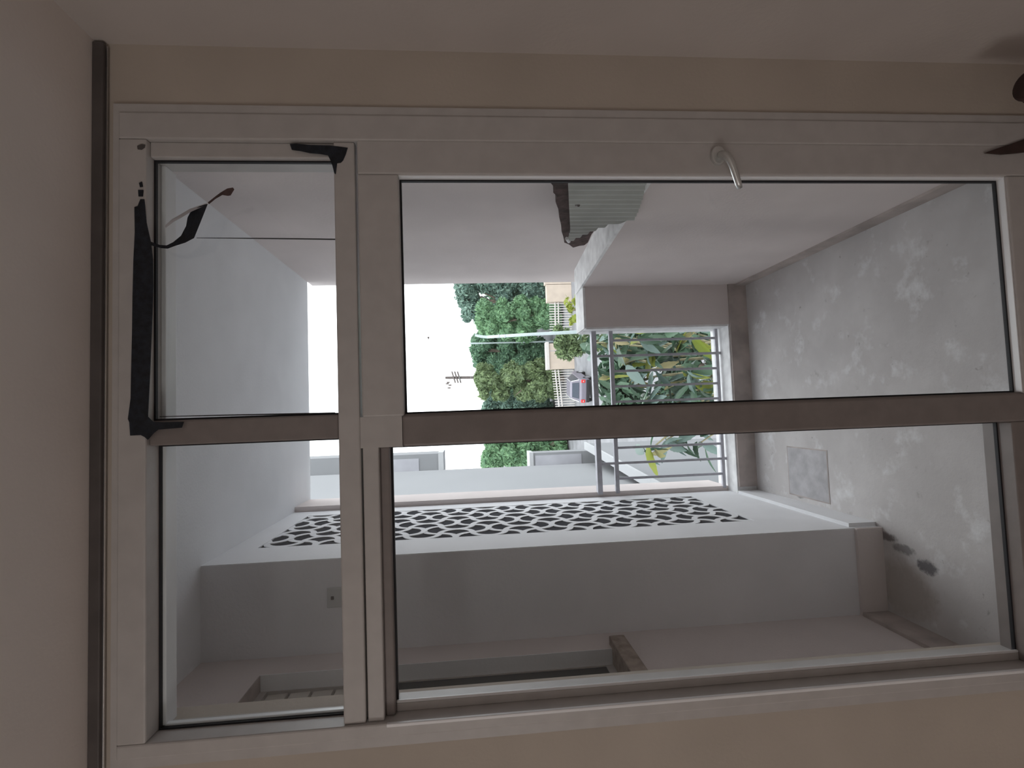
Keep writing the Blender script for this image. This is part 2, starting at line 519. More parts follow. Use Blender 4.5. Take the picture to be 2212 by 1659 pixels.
ribbon([((326, 522), (326, 530), -.013, -.013), ((345, 529), (348, 536), -.014, -.016), ((360, 530), (362, 537), -.016, -.02), ((374, 523), (378, 531), -.018, -.022), ((391, 509), (400, 524), -.018, -.026),
        ((402, 488), (419, 514), -.018, -.028), ((405, 470), (432, 482), -.02, -.03), ((414, 453), (444, 452), -.024, -.03), ((430, 446), (449, 439), -.028, -.028)], 'loose_end', MT['tape'])
ribbon([((356, 488), (358, 492), -.03, -.03), ((372, 473), (377, 478), -.028, -.03), ((385, 466), (390, 471), -.026, -.03), ((410, 451), (413, 457), -.024, -.03), ((448, 437), (449, 441), -.03, -.028)], 'curl', MT['tape_back'])
ribbon([((449, 437), (451, 441), -.03, -.028), ((464, 425), (466, 429), -.032, -.03), ((476, 416), (480, 421), -.034, -.032), ((491, 407), (492, 423), -.036, -.034), ((503, 405), (498, 422), -.036, -.034), ((506, 409), (501, 417), -.036, -.035)], 'curl', MT['board'])
tag(MB().tube([at(1, .036, 425, 514), at(1, .034, 560, 515), at(1, .034, 650, 516), at(1, .036, 724, 517)], [.0007, .0015, .0017, .0017], 6).build('black_cord', MT['cable']),
    'thin taut black cord hanging straight against the taped upper pane', 'cord')
MB().tube([at(1, .030, 345, 900), at(1, .030, 480, 897), at(1, .030, 724, 892)], [.0008, .0016, .0018], 6).build('gasket', MT['gasket'], win)

# dark things at the floor edge of the picture
st = empty('footstool', at(1, -.18, 2290, 180))
st.location.z = 0.0
tag(st, 'low dark stained wooden footstool by the room wall below the door handle', 'footstool')
top = at(1, -.18, 2212, 184)
mm = MB()
prof = []
for k in range(24):
    a = 2 * math.pi * k / 24
    prof.append((.040 + .09 * math.cos(a), .09 * math.sin(a)))
sx = top.x
ringt = [(sx + .036 * math.cos(2 * math.pi * k / 24), -.18 + .036 * math.sin(2 * math.pi * k / 24), top.z - .03) for k in range(24)]
child_at(MB().prism(ringt, (0, 0, .024)), 'seat', MT['dim_wood'], st, bevel=.006)
for dx, dy in ((-.02, -.02), (.02, -.02), (-.02, .02), (.02, .02)):
    child_at(MB().tube([(sx + dx, -.18 + dy, top.z - .028), (sx + dx * 1.15, -.18 + dy * 1.15, 0)], .011, 8), 'leg', MT['dim_wood'], st)
tag(MB().prism(poly_on(-.016, [(2128, 330), (2150, 322), (2180, 312), (2225, 296), (2260, 290), (2260, 322), (2200, 330), (2165, 333)]), (0, .004, 0)).build('dark_wedge', MT['dim_wood']),
    'thin dark wedge at the foot of the door frame', 'draught strip')  # thin dark wedge laid over the foot of the frame

# ================================================================== PORCH
XL_, XU_, YE, XB, XW, YW, ZP = .713, .870, 1.63, -.542, -.889, .717, 2.70
YF0 = .205
mf = MB().box(-1.3, 1.1, .2, 1.95, -.3, 0); mf.box(OX0, OX1, .086, .2, -.3, 0)
struct(mf.build('floor_porch', MT['floor']), 'worn grey cement porch floor')
struct(B(-1.3, 1.12, .2, 2.03, ZP, 3.0).build('ceiling_porch', MT['white']), 'pale porch ceiling slab')
# right: tall wall set back behind a parapet with a sloping ledge
struct(B(XU_, XU_ + .25, YF0, 2.13, -.3, ZP).build('wall_porch_right', MT['porch']), 'tall porch wall behind the parapet ledge')
m = MB()
m.prism([(XL_, YF0, -.3), (XL_, 1.83, -.3), (XL_, 1.83, .985), (XL_, YF0, 1.085)], (XU_ - XL_, 0, 0))
par = struct(m.build('wall_porch_parapet', MT['porch']), 'parapet along the porch with a pale ledge on top')
B(XL_ - .010, XL_, YF0, YE - .012, 0, .065).build('skirting', MT['porch_brown'], par)
B(.472, XL_, YE, 1.83, -.3, .985).build('end_pier', MT['porch'], par)
m = MB()
m.prism([(XL_ - .004, YF0, 1.085), (XL_ - .004, 1.84, .985), (XL_ - .004, 1.84, .999), (XL_ - .004, YF0, 1.099)], (XU_ - XL_ + .004, 0, 0))
m.box(.466, XL_ - .004, YE - .004, 1.84, .986, .999)
m.build('ledge', MT['sill'], par)
# kerb under the railing
m = MB(); m.box(XB, .472, YE, 1.86, -.3, .118)
kerb = struct(m.build('trim_1', MT['sill']), 'chipped white kerb under the railing')
B(-.50, XL_, YE - .012, YE, 0, .110).build('skirting', MT['porch_brown'], kerb)
B(.462, .474, 1.64, 1.85, .118, .985).build('pier_edge', MT['sill'], kerb)
# left: jog of wall facing the door, breeze-block wall running out, pilaster at its end
PY0, PY1, PZ0, PZ1 = .945, 1.605, .415, 2.585
m = MB()
m.box(-1.3, XB, YW, PY0, -.3, ZP); m.box(-1.3, XB, PY1, 2.0, -.3, ZP)
m.box(-1.3, XB, PY0, PY1, -.3, PZ0); m.box(-1.3, XB, PY0, PY1, PZ1, ZP)
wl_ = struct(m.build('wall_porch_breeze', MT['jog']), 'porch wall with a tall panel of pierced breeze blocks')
FT = .004
m = MB()
m.box(XB, XB + FT, YW + .002, PY0, .0, ZP); m.box(XB, XB + FT, PY1, 1.73, 0, ZP)
m.box(XB, XB + FT, PY0, PY1, 0, PZ0); m.box(XB, XB + FT, PY0, PY1, PZ1, ZP)
m.build('white_facing', MT['white'], wl_)
B(XB, XB + .032, 1.74, 2.0, .118, ZP).build('pilaster', MT['porch'], wl_)
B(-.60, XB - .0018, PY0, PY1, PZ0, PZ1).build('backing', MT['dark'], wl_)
B(XB, XB + .02, YW + .02, 1.62, 0, .12).build('foot_ledge', MT['white'], wl_)
B(XW, XB + .004, YW - .014, YW, 0, .112).build('skirting', MT['porch'], wl_)

# pierced blocks: half-rings on a square net, every ring centred on a net edge
SS = .1485
ZN0 = 1.949 - 2 * 2 * SS * 2            # node heights where rings lie across the wall
RW = SS * .09


def half_ring(mb, cy, cz, a0, a1, x0, x1, n=10, dx=0.0):
    r0, r1 = SS / 2 - RW, SS / 2 + RW
    vs, fs = [], []
    for k in range(n + 1):
        a = a0 + (a1 - a0) * k / n
        for r in (r0, r1):
            for x in (x0 - dx, x1 + dx):
                vs.append((x, cy + r * math.cos(a), cz + r * math.sin(a)))
    for k in range(n):
        o = 4 * k
        fs += [(o + 1, o + 3, o + 7, o + 5), (o, o + 4, o + 6, o + 2), (o, o + 1, o + 5, o + 4), (o + 2, o + 6, o + 7, o + 3)]
    fs += [(0, 2, 3, 1), (4 * n, 4 * n + 1, 4 * n + 3, 4 * n + 2)]
    mb.add(vs, fs)


def block_mesh():
    """One block, two net cells square: its origin is an even node at a corner."""
    mb = MB()
    for i in range(2):
        for j in range(2):
            even = (i + j) % 2 == 0
            # ring on the depth-wise edge from node (i, j) to (i+1, j): bulges to its even end
            a = math.pi if even else 0.0
            half_ring(mb, (i + .5) * SS, j * SS, a - math.pi / 2, a + math.pi / 2, -.0005, .0016, dx=.0006 if even else .0003)
            # ring on the upright edge from node (i, j) to (i, j+1): bulges to its odd end
            a = math.pi / 2 if even else -math.pi / 2
            half_ring(mb, i * SS, (j + .5) * SS, a - math.pi / 2, a + math.pi / 2, -.0005, .0016, dx=.0 if even else .0009)
    return mb


proto = None
yb0 = PY0 + .02 - .006
for bj in range(8):
    for bi in range(3):
        z_ = .415 + .02 + .0 + bj * 2 * SS - .13 + .12
        y_ = yb0 + bi * 2 * SS
        if proto is None:
            proto = block_mesh().build('breeze_block', MT['white'], wl_)
            o = proto
        else:
            o = proto.copy(); COL.objects.link(o)
        o.location = (XB, y_, z_)
        o.scale = (1, 1, 1)
# trimmed rings past the panel edge are buried in the masonry
BLOCKS = [o for o in bpy.data.objects if o.name.startswith('breeze_block')]

# left wall with a window recess
WY0, WY1, WZ0, WZ1 = .22, .59, 1.185, 2.44
m = MB()
m.box(-1.3, XW, YF0, WY0, -.3, ZP); m.box(-1.3, XW, WY1, YW, -.3, ZP)
m.box(-1.3, XW, WY0, WY1, -.3, WZ0); m.box(-1.3, XW, WY0, WY1, WZ1, ZP)
lw = struct(m.build('wall_porch_left', MT['porch']), 'porch side wall with a recessed slatted window')
B(XW, XW + .014, YF0, YW - .014, 0, .112).build('skirting', MT['porch_brown'], lw)
XS = -.945
w2 = struct(B(XS - .03, XS, WY0, WY1, WZ0, WZ0 + .03).build('window_2', MT['frame']), 'recessed side window with cream slats above dark glass')
m = MB()
m.box(XS - .03, XS, WY1 - .008, WY1, WZ0 + .03, WZ1); m.box(XS - .03, XS, WY0, WY0 + .022, WZ0 + .03, WZ1)
m.box(XS - .03, XS, WY0 + .022, WY1 - .008, WZ1 - .026, WZ1); m.box(XS - .03, XS, WY0 + .022, WY1 - .008, 2.085, 2.105)
m.build('window_frame', MT['frame'], w2)
B(XS - .010, XS - .004, WY0 + .022, WY1 - .008, WZ0 + .03, 2.085).build('glass_pane', MT['teal'], w2)
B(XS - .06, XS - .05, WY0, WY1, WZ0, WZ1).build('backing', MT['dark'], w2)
B(XS, XW, WY1 - .003, WY1, WZ0 + .004, WZ1).build('jamb', MT['white'], w2)  # white here carries the outdoor light falling on the recess side
B(XS, XW, WY0, WY1 - .003, WZ1 - .003, WZ1).build('head', MT['porch_brown'], w2)
for k in range(4):
    zz = 2.108 + k * .077
    MB().prism([(XS - .028, WY0 + .022, zz), (XS - .008, WY0 + .022, zz + .004), (XS - .010, WY0 + .022, zz + .071), (XS - .028, WY0 + .022, zz + .071)], (0, WY1 - WY0 - .030, 0)).build('slat', MT['slat'], w2)
B(XS, XW + .03, WY0 - .05, WY1 + .04, WZ0 - .055, WZ0 + .004).build('sill', MT['sill_wood'], w2, bevel=.004)

# small cover plate on the jog wall
sw = empty('wall_switch', (-.682, YW, 2.20))
tag(sw, 'small square cover plate high on the porch wall beside the breeze blocks', 'switch')
B(-.037, .037, -.008, 0, -.042, .042).build('cover_plate', MT['switch'], sw, bevel=.003)
B(-.006, .006, -.012, -.007, .016, .026).build('toggle', MT['rail'], sw)

# square floor hatch
hc = at(2, 0, 1746, 1022)
hp = [at(2, .0, *p) for p in ((1700, 965), (1786, 973), (1797, 1095), (1706, 1058))]
hat = empty('floor_hatch', (hc.x, hc.y, 0))
tag(hat, 'square cement hatch with a dark rim, set in the porch floor', 'hatch')
hb = [(-.495, 1.005), (-.245, 1.005), (-.245, 1.31), (-.495, 1.31)]
m = MB()
x0, x1, y0, y1 = -.498, -.243, 1.003, 1.312
t = .006
m.box(x0, x1, y0, y0 + t, 0, .0015); m.box(x0, x1, y1 - t, y1, 0, .0015); m.box(x0, x0 + t, y0 + t, y1 - t, 0, .0015); m.box(x1 - t, x1, y0 + t, y1 - t, 0, .0015)
child_at(m, 'rim', MT['porch_brown'], hat)
child_at(B(x0 + t, x1 - t, y0 + t, y1 - t, -.001, .002), 'lid', MT['hatch'], hat)

# ribbed panel and rotten board standing on the ledge against the tall wall
rb = empty('ribbed_panel', (.72, .55, 1.045))
tag(rb, 'pale ribbed plastic panel on a rotten brown board, leaning over the parapet ledge', 'panel')


def pl(X, pts):
    return [at(0, X, *p) for p in pts]


bpts = [(1184, 372), (1190, 396), (1197, 404), (1195, 416), (1203, 424), (1200, 436), (1206, 452), (1208, 470), (1212, 486), (1213, 500), (1217, 512), (1219, 524), (1229, 528), (1238, 535), (1252, 531), (1262, 530), (1270, 524), (1278, 506), (1284, 498), (1288, 440), (1290, 396), (1291, 372)]
child_at(MB().prism(pl(.735, bpts), (.030, 0, 0)), 'rotten_board', MT['board'], rb)
# ribbed sheet: columns of constant depth between an upper and a lower outline
up = [at(0, .700, *p) for p in ((1226, 350), (1227, 396), (1230, 460), (1232, 500), (1226, 521))]
lo = [at(0, .700, *p) for p in ((1412, 350), (1396, 396), (1388, 430), (1378, 458), (1370, 474), (1352, 479), (1325, 483), (1300, 491), (1280, 499), (1255, 510), (1232, 521))]


def interp(poly, y):
    poly = sorted(poly, key=lambda p: p.y)
    if y <= poly[0].y: return poly[0].z
    for a, b in zip(poly, poly[1:]):
        if y <= b.y:
            return a.z + (b.z - a.z) * (y - a.y) / max(1e-6, b.y - a.y)
    return poly[-1].z


ya, yb = max(up[0].y, YF0 + .01), up[-1].y
vs, fs = [], []
NCOL = 150
for k in range(NCOL + 1):
    y = ya + (yb - ya) * k / NCOL
    x = .700 + .005 * math.cos(2 * math.pi * k / 10)
    zt, zb_ = interp(up, y), interp(lo, y)
    zt = max(zt, zb_ + .002)
    for dx in (0, .004):
        vs += [(x + dx, y, zt), (x + dx, y, zb_)]
for k in range(NCOL):
    o = 4 * k
    fs += [(o, o + 1, o + 5, o + 4), (o + 2, o + 6, o + 7, o + 3), (o, o + 4, o + 6, o + 2), (o + 1, o + 3, o + 7, o + 5)]
fs += [(0, 2, 3, 1), (4 * NCOL, 4 * NCOL + 1, 4 * NCOL + 3, 4 * NCOL + 2)]
child_at(MB().add(vs, fs), 'ribbed_sheet', MT['ribs'], rb, smooth=False)
child_at(MB().tube([at(0, .697, 1224, 515), at(0, .697, 1229, 522)], .007, 8), 'white_knob', MT['white'], rb)
child_at(MB().tube([at(0, .699, 1245, 443), at(0, .694, 1250, 443)], .006, 8), 'hole', MT['rail'], rb)

# ------------------------------------------------------------------ railing
YRL = 1.745
rg = empty('balcony_railing', (0, YRL, .118))
tag(rg, 'grey iron balcony railing with upright bars above the white kerb', 'railing')
zr = lambda x, y: at(1, YRL, x, y).z
ztop, zsec, zbot = zr(1284, 800), zr(1322, 800), zr(1550, 800)
xr0, xr1 = .474, XB + .02


def rbar(z, hgt, dep, nm='rail'):
    return child_at(B(xr1, xr0, YRL - dep / 2, YRL + dep / 2, z - hgt / 2, z + hgt / 2), nm, MT['iron'], rg, bevel=.002)


rbar(ztop, .030, .045); rbar(zsec, .024, .024); rbar(zbot, .020, .020)
bar0 = None
for k in range(10):
    py = 733 + k * 32.9
    x = at(1, YRL, 1430, py).x
    z0_ = zbot
    if bar0 is None:
        bar0 = B(-.007, .007, -.007, .007, zbot - .118, zsec - .118).build('baluster', MT['iron'], rg)
        bar0.location = (x, 0, 0)
    else:
        o = bar0.copy(); COL.objects.link(o); o.location = (x, 0, 0)
    if k in (1, 8):
        child_at(B(x - .007, x + .007, YRL - .007, YRL + .007, zsec, ztop), 'strut', MT['iron'], rg)
        child_at(B(x - .008, x + .008, YRL - .008, YRL + .008, .118, zbot), 'foot', MT['iron'], rg)

# ================================================================== NEXT DOOR AND STREET
ZG = -5.4
struct(B(-60, 60, 2.5, 120, ZG - .5, ZG).build('ground', MT['asphalt']), 'street ground')

# neighbour's white house: a tall blank wall, an upper overhang, a boxed terrace end
XN = -1.25
hs = empty('white_house', (XN - 2.0, 6.5, ZG))
tag(hs, 'tall white rendered house wall running back beyond the breeze blocks', 'house')
yfar = at(0, XN, 1000, 1013).y
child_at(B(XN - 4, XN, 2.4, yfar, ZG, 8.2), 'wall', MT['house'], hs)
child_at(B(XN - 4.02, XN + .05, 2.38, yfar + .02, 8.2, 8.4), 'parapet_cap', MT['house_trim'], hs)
# upper storey further back, with a recess under its roof edge
Yu = yfar + .9
a, b = at(1, Yu, 842, 984), at(1, Yu, 955, 1012)
child_at(B(XN - 1.2, a.x, Yu, Yu + .8, b.z, a.z + 2.5), 'upper_storey', MT['house'], hs)
child_at(B(XN - .9, a.x - .10, Yu - .02, Yu, at(1, Yu, 905, 1000).z, at(1, Yu, 850, 1000).z), 'recess_panel', MT['driveway'], hs)
child_at(B(XN - 1.2, a.x + .03, Yu - .06, Yu + .82, b.z - .04, b.z + .08), 'overhang_edge', MT['house_trim'], hs)
# boxed end of a lower terrace
Yt = yfar + .35
a, b = at(1, Yt, 1146, 979), at(1, Yt, 1268, 1012)
child_at(B(XN - 1.0, a.x, Yt, Yt + .5, ZG, a.z), 'terrace_end', MT['house'], hs)
child_at(B(XN - 1.0, a.x + .02, Yt - .04, Yt + .52, a.z - .06, a.z + .03), 'terrace_cap', MT['house_trim'], hs)
child_at(B(XN - .5, a.x - .06, Yt - .015, Yt, at(1, Yt, 1256, 990).z, at(1, Yt, 1156, 990).z), 'recess_panel', MT['driveway'], hs)

# garden wall with a white coping running from the street towards us
zc_ = -.85
q0, q1, q2 = at(2, zc_, 1262, 963), at(2, zc_, 1345, 1010), at(2, zc_, 1428, 1060)
gw = empty('garden_wall', ((q0.x + q2.x) / 2, (q0.y + q2.y) / 2, ZG))
tag(gw, 'low white garden wall with a bright coping, running below the railing', 'wall')
d = (q2 - q0); d.z = 0; d.normalize()
e = q2 + d * .25
nrm = Vector((-d.y, d.x, 0))
if nrm.x > 0: nrm = -nrm


def wallstrip(w0, w1, z0, z1):
    return MB().prism([(q0.x + nrm.x * w0, q0.y + nrm.y * w0, z0), (e.x + nrm.x * w0, e.y + nrm.y * w0, z0), (e.x + nrm.x * w1, e.y + nrm.y * w1, z0), (q0.x + nrm.x * w1, q0.y + nrm.y * w1, z0)], (0, 0, z1 - z0))


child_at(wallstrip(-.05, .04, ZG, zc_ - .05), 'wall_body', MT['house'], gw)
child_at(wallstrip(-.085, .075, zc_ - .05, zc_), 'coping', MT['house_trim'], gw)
# pale yard and grey drive below
struct(B(-6, 6, 2.6, 9.0, ZG, ZG + .25).build('ground_yard', MT['paving']), 'pale paved yard below the railing')

# street wall and fence
YS = 32.5


def pS(x, y):
    return at(1, YS, x, y)


fe = empty('street_fence', (pS(1245, 760).x, YS, ZG))
tag(fe, 'cream steel street fence between stone piers, in front of the trees', 'fence')


def wallpiece(nm, x0, x1, ya, yb, material=MT['stone'], dep=.5, y0=YS, par=fe):
    a, b = at(1, y0, x0, ya), at(1, y0, x1, yb)
    return child_at(B(a.x, b.x, y0, y0 + dep, ZG, a.z), nm, material, par)


wallpiece('stone_pier', 1176, 1245, 588, 613); wallpiece('stone_pier', 1180, 1245, 615, 651)
wallpiece('gate_wall', 1184, 1245, 742, 796)
a, b = pS(1180, 739), pS(1186, 798)
child_at(B(a.x, b.x, YS - .12, YS + .6, pS(1186, 770).z, pS(1180, 770).z), 'wall_cap', MT['fence'], fe)
child_at(B(pS(1190, 757.5).x, pS(1190, 758.8).x, YS - .02, YS, ZG, pS(1187, 758).z), 'joint', MT['driveway'], fe)


def fence_panel(ya, yb, n, xa, xb, skew):
    fp = None
    for k in range(n):
        y = ya + (yb - ya) * (k + .5) / n
        sk = skew * k / n
        p0, p1 = pS(xa + sk, y), pS(xb + sk, y)
        child_at(B(p0.x - .028, p0.x + .028, YS + .1, YS + .15, ZG + .05, p0.z), 'fence_bar', MT['fence'], fe)
    for xr in (1199.5, 1206.5):
        p0, p1 = pS(xr, ya), pS(xr + skew, yb)
        child_at(MB().tube([(p0.x, YS + .08, p0.z), (p1.x, YS + .08, p1.z)], .05, 6), 'fence_rail', MT['fence'], fe)


fence_panel(653, 719, 12, 1187, 1245, 1.0)
fence_panel(799, 925, 23, 1192, 1245, 14.0)
# dark shade behind the fence comes from the hedge of trees below

# ------------------------------------------------------------------ trees beyond the street
def leaf_cloud(n, blobs, size, flat=.6):
    """n leaf quads over the outside of ellipsoidal clumps; returns MB-like arrays."""
    V = np.empty((n * 4, 3)); F = np.arange(n * 4).reshape(-1, 4)
    bl = np.array([(b[0], b[1], b[2], b[3]) for b in blobs])
    wts = bl[:, 3] ** 2; wts /= wts.sum()
    idx = nrg.choice(len(bl), n, p=wts)
    d = nrg.normal(size=(n, 3)); d /= np.linalg.norm(d, axis=1)[:, None]
    rr = bl[idx, 3] * (.5 + .55 * nrg.random(n) ** .5 + .16 * (nrg.random(n) > .9))
    P = bl[idx, :3] + d * rr[:, None] * np.array([1, 1, .85])
    nn = d + nrg.normal(size=(n, 3)) * flat; nn /= np.linalg.norm(nn, axis=1)[:, None]
    t = np.cross(nn, nrg.normal(size=(n, 3))); t /= np.linalg.norm(t, axis=1)[:, None]
    bt = np.cross(nn, t)
    s = size * (.6 + .8 * nrg.random(n))[:, None]
    V[0::4] = P - t * s; V[1::4] = P + bt * s * .45; V[2::4] = P + t * s; V[3::4] = P - bt * s * .45
    return V, F


def tree(name, label, px, Y, top, crown_w, material, n, size, seed, flat=.6, base_px=1250, up=None, group='trees beyond the street fence'):
    r = random.Random(seed)
    ctop = at(1, Y, top, px)
    x, ztop = ctop.x, ctop.z
    root = empty(name, (x, Y, ZG)); tag(root, label, 'tree', group)
    h = ztop - ZG
    w = crown_w * (Y + 1.3) / F_PX
    blobs = []
    nb = 40
    for k in range(nb):
        zz = ZG + h * (.06 + .84 * r.random())
        f = 1 - abs((zz - ZG) / h - .5) * .5
        bx = x + (r.random() - .5) * w * f
        blobs.append((bx, Y + (r.random() - .5) * 1.6, zz, w * (.15 + .12 * r.random())))
    for k in range(6):
        bx = x + (k / 5 - .5) * w * .7
        rr = w * .13
        blobs.append((bx, Y + (r.random() - .5), ztop - rr * (1.0 + .9 * r.random() + .8 * abs(k / 5 - .5)), rr))
    V, F = leaf_cloud(n, blobs, size, flat)
    V[:, 2] = np.maximum(V[:, 2], ZG + .1)
    me = bpy.data.meshes.new('foliage')
    me.from_pydata((V - np.array([x, Y, ZG])).tolist(), [], F.tolist())
    me.materials.append(material)
    o = bpy.data.objects.new('foliage', me); COL.objects.link(o); o.parent = root; o['kind'] = 'stuff'
    tk = MB().tube([(0, 0, 0), (.1, .05, h * .3), (-.05, 0, h * .6), (.05, 0, h * .85)], [.22, .17, .12, .04], 8).build('trunk', MT['bark'], root, smooth=True)
    for k in range(4):
        a = r.random() * 6.28
        MB().tube([(.05, 0, h * (.3 + .12 * k)), (.7 * math.cos(a), .6 * math.sin(a), h * (.45 + .12 * k)), (1.3 * math.cos(a), .9 * math.sin(a), h * (.55 + .1 * k))], [.09, .06, .02], 6).build('branch', MT['bark'], root)
    return root


tree('feathery_tree', 'tall grey green feathery tree beside the tall porch wall, beyond the street fence', 650, 41.5, 980, 100, MT['tree_c'], 43500, .157, 11)
tree('broadleaf_tree', 'leafy bright green tree behind the lamp post and fence', 690, 36.5, 1024, 70, MT['tree_b'], 37700, .202, 12)
tree('evergreen_tree', 'deep green evergreen tree behind the cream gate wall', 760, 41.5, 1012, 78, MT['tree_a'], 43500, .166, 13)
tree('spreading_tree', 'olive green spreading tree by the dark utility pole', 825, 36.5, 1022, 80, MT['tree_d'], 40600, .184, 14)
tree('bushy_tree', 'blue green bushy tree beside the door mullion', 890, 41.5, 1036, 85, MT['tree_c'], 40600, .184, 19)
tree('leafy_tree', 'mid green tree showing between the door mullion and the white house', 965, 36.5, 1036, 90, MT['tree_b'], 43500, .184, 15)
tree('far_tree', 'dark far tree filling the gaps behind the feathery tree', 620, 46.5, 1045, 110, MT['tree_a'], 31900, .221, 16)
tree('far_tree', 'dark far tree filling the gaps behind the evergreen', 715, 52.5, 1035, 110, MT['tree_a'], 31900, .221, 17)
tree('far_tree', 'dark far tree behind the foot of the utility pole', 810, 46.5, 1040, 110, MT['tree_a'], 31900, .221, 18)
tree('far_tree', 'dark far tree behind the leafy tree by the white house', 935, 52.5, 1050, 120, MT['tree_a'], 31900, .221, 20)


def bush(name, label, pxy, Y, wpx, hpx, material, n, size, seed, ground=ZG):
    r = random.Random(seed)
    c_ = at(1, Y, *pxy)
    k = (Y + 1.3) / F_PX
    root = empty(name, (c_.x, Y, ground)); tag(root, label, 'shrub')
    blobs = [(c_.x + (r.random() - .5) * wpx * k, Y + (r.random() - .5) * .6, c_.z + (r.random() - .5) * hpx * k, .25 * min(wpx, hpx) * k) for _ in range(14)]
    zt = max(b[2] for b in blobs)
    blobs += [(c_.x, Y, ground + (c_.z - ground) * j / 5, .3 * wpx * k) for j in range(5)]
    V, F = leaf_cloud(n, blobs, size, .8)
    me = bpy.data.meshes.new('foliage')
    me.from_pydata((V - np.array([c_.x, Y, ground])).tolist(), [], F.tolist()); me.materials.append(material)
    o = bpy.data.objects.new('foliage', me); COL.objects.link(o); o.parent = root; o['kind'] = 'stuff'
    MB().tube([(0, 0, 0), (.05, 0, c_.z - ground)], [.08, .03], 6).build('trunk', MT['bark'], root)
    return root


bush('feathery_shrub', 'feathery olive shrub drooping in front of the cream gate wall', (1226, 742), 23, 62, 50, MT['tree_d'], 3500, .12, 21)
bush('yellow_shrub', 'yellow green shrub in front of the first fence panel', (1238, 672), 20, 62, 26, MT['leaf_yellow'], 700, .13, 22)
bush('verge_shrub', 'small pale green shrub beside the parked car', (1245, 905), 22, 36, 22, MT['tree_b'], 900, .12, 23)

bush('dark_laurel', 'dense dark leaved laurel filling in behind the loquat tree', (1435, 800), 5.2, 190, 210, MT['leaf'], 7000, .085, 24)


# ------------------------------------------------------------------ street lamp, poles, cables, bird
def pole_pts(Y, pts):
    return [at(1, Y, *p) for p in pts]


Yl = 22.0
a, b = at(1, Yl, 1250, 717), at(1, Yl, 1052, 728)
lamp = empty('street_lamp', (a.x, Yl, ZG))
tag(lamp, 'pale blue steel lamp post with a cranked head, in front of the trees', 'lamp post')
child_at(MB().tube([(a.x, Yl, ZG), tuple(a), tuple(at(1, Yl, 1150, 722)), tuple(b)], [.11, .085, .075, .07], 10), 'post', MT['lamp'], lamp, smooth=True)
child_at(MB().tube([tuple(b), tuple(at(1, Yl, 1040, 727)), tuple(at(1, Yl, 1026, 724))], [.062, .062, .055], 8), 'arm', MT['lamp'], lamp)
child_at(B(a.x - .16, a.x + .16, Yl - .16, Yl + .16, ZG, ZG + .06), 'base', MT['lamp'], lamp)
for zx in (1077, 1090):
    q = at(1, Yl, zx, 726)
    child_at(MB().tube([(q.x, Yl, q.z - .02), (q.x, Yl, q.z + .02)], .085, 10), 'band', MT['iron'], lamp)
Yp = 56.0
a, b = at(1, Yp, 962, 816), at(1, Yp, 1100, 815)
up_ = empty('utility_pole', (b.x, Yp, ZG))
tag(up_, 'dark wooden utility pole with insulators against the sky', 'utility pole')
child_at(MB().tube([(b.x, Yp, ZG), (b.x, Yp, b.z), (a.x, Yp, a.z)], [.22, .19, .15], 8), 'pole', MT['wood_pole'], up_)
for j, zx in enumerate((980, 986, 992)):
    q = at(1, Yp, zx, 815)
    child_at(MB().tube([(q.x - .65, Yp - .2, q.z - .18), (q.x + .65, Yp - .2, q.z + .18)], .085, 6), 'crossarm', MT['wood_pole'], up_)
for j, (zx, py) in enumerate(((968, 826), (972, 832), (970, 838), (966, 829))):
    q = at(1, Yp, zx, py)
    child_at(MB().tube([(q.x, Yp, q.z - .17), (q.x, Yp, q.z + .17)], [.10, .06], 6), 'insulator', MT['wood_pole'], up_)
    child_at(MB().tube([(q.x, Yp, q.z), (b.x, Yp, q.z - .1)], .012, 5), 'bracket', MT['wood_pole'], up_)
Ym = 39.0
a, b = at(1, Ym, 939, 741), at(1, Ym, 1060, 741)
mast = empty('thin_mast', (b.x, Ym, ZG))
tag(mast, 'thin pale metal mast rising above the trees near the lamp post', 'mast')
child_at(MB().tube([(b.x, Ym, ZG), (b.x, Ym, b.z), (a.x, Ym, a.z)], [.065, .05, .022], 6), 'pole', MT['lamp'], mast)
child_at(MB().tube([(b.x, Ym, b.z), (b.x, Ym, at(1, Ym, 1015, 741).z)], .055, 6), 'sleeve', MT['lamp'], mast)
for lab, xs in (('upper thin cable strung across the sky to the utility pole', (993, 993, 1000)), ('lower thin cable strung across the sky above the trees', (1016, 1017, 1024))):
    p0, p1, p2 = at(1, 55.7, xs[0], 600), at(1, 55.7, xs[1], 815), at(1, 55.7, xs[2], 1080)
    tag(MB().tube([p0, p0.lerp(p1, .5) - Vector((0, 0, .1)), p1, p1.lerp(p2, .5) - Vector((0, 0, .1)), p2], .011, 5).build('overhead_cable', MT['lamp']), lab, 'cable')
bp_ = at(1, 30, 926, 730)
bird = empty('bird', bp_)
tag(bird, 'small dark bird flying in the white sky', 'bird')
child_at(MB().tube([bp_ + Vector((-.10, 0, .03)), bp_ + Vector((-.04, 0, .02)), bp_ + Vector((.04, 0, -.01)), bp_ + Vector((.09, 0, -.04))], [.01, .04, .045, .012], 8), 'body', MT['wood_pole'], bird, smooth=True)
child_at(MB().prism([bp_ + Vector((-.03, 0, .02)), bp_ + Vector((.03, 0, 0)), bp_ + Vector((.07, .14, .05)), bp_ + Vector((.02, .20, .07))], (0, 0, .008)), 'wing', MT['wood_pole'], bird)
child_at(MB().prism([bp_ + Vector((-.03, 0, .02)), bp_ + Vector((.03, 0, 0)), bp_ + Vector((.07, -.14, .05)), bp_ + Vector((.02, -.20, .07))], (0, 0, .008)), 'wing', MT['wood_pole'], bird)

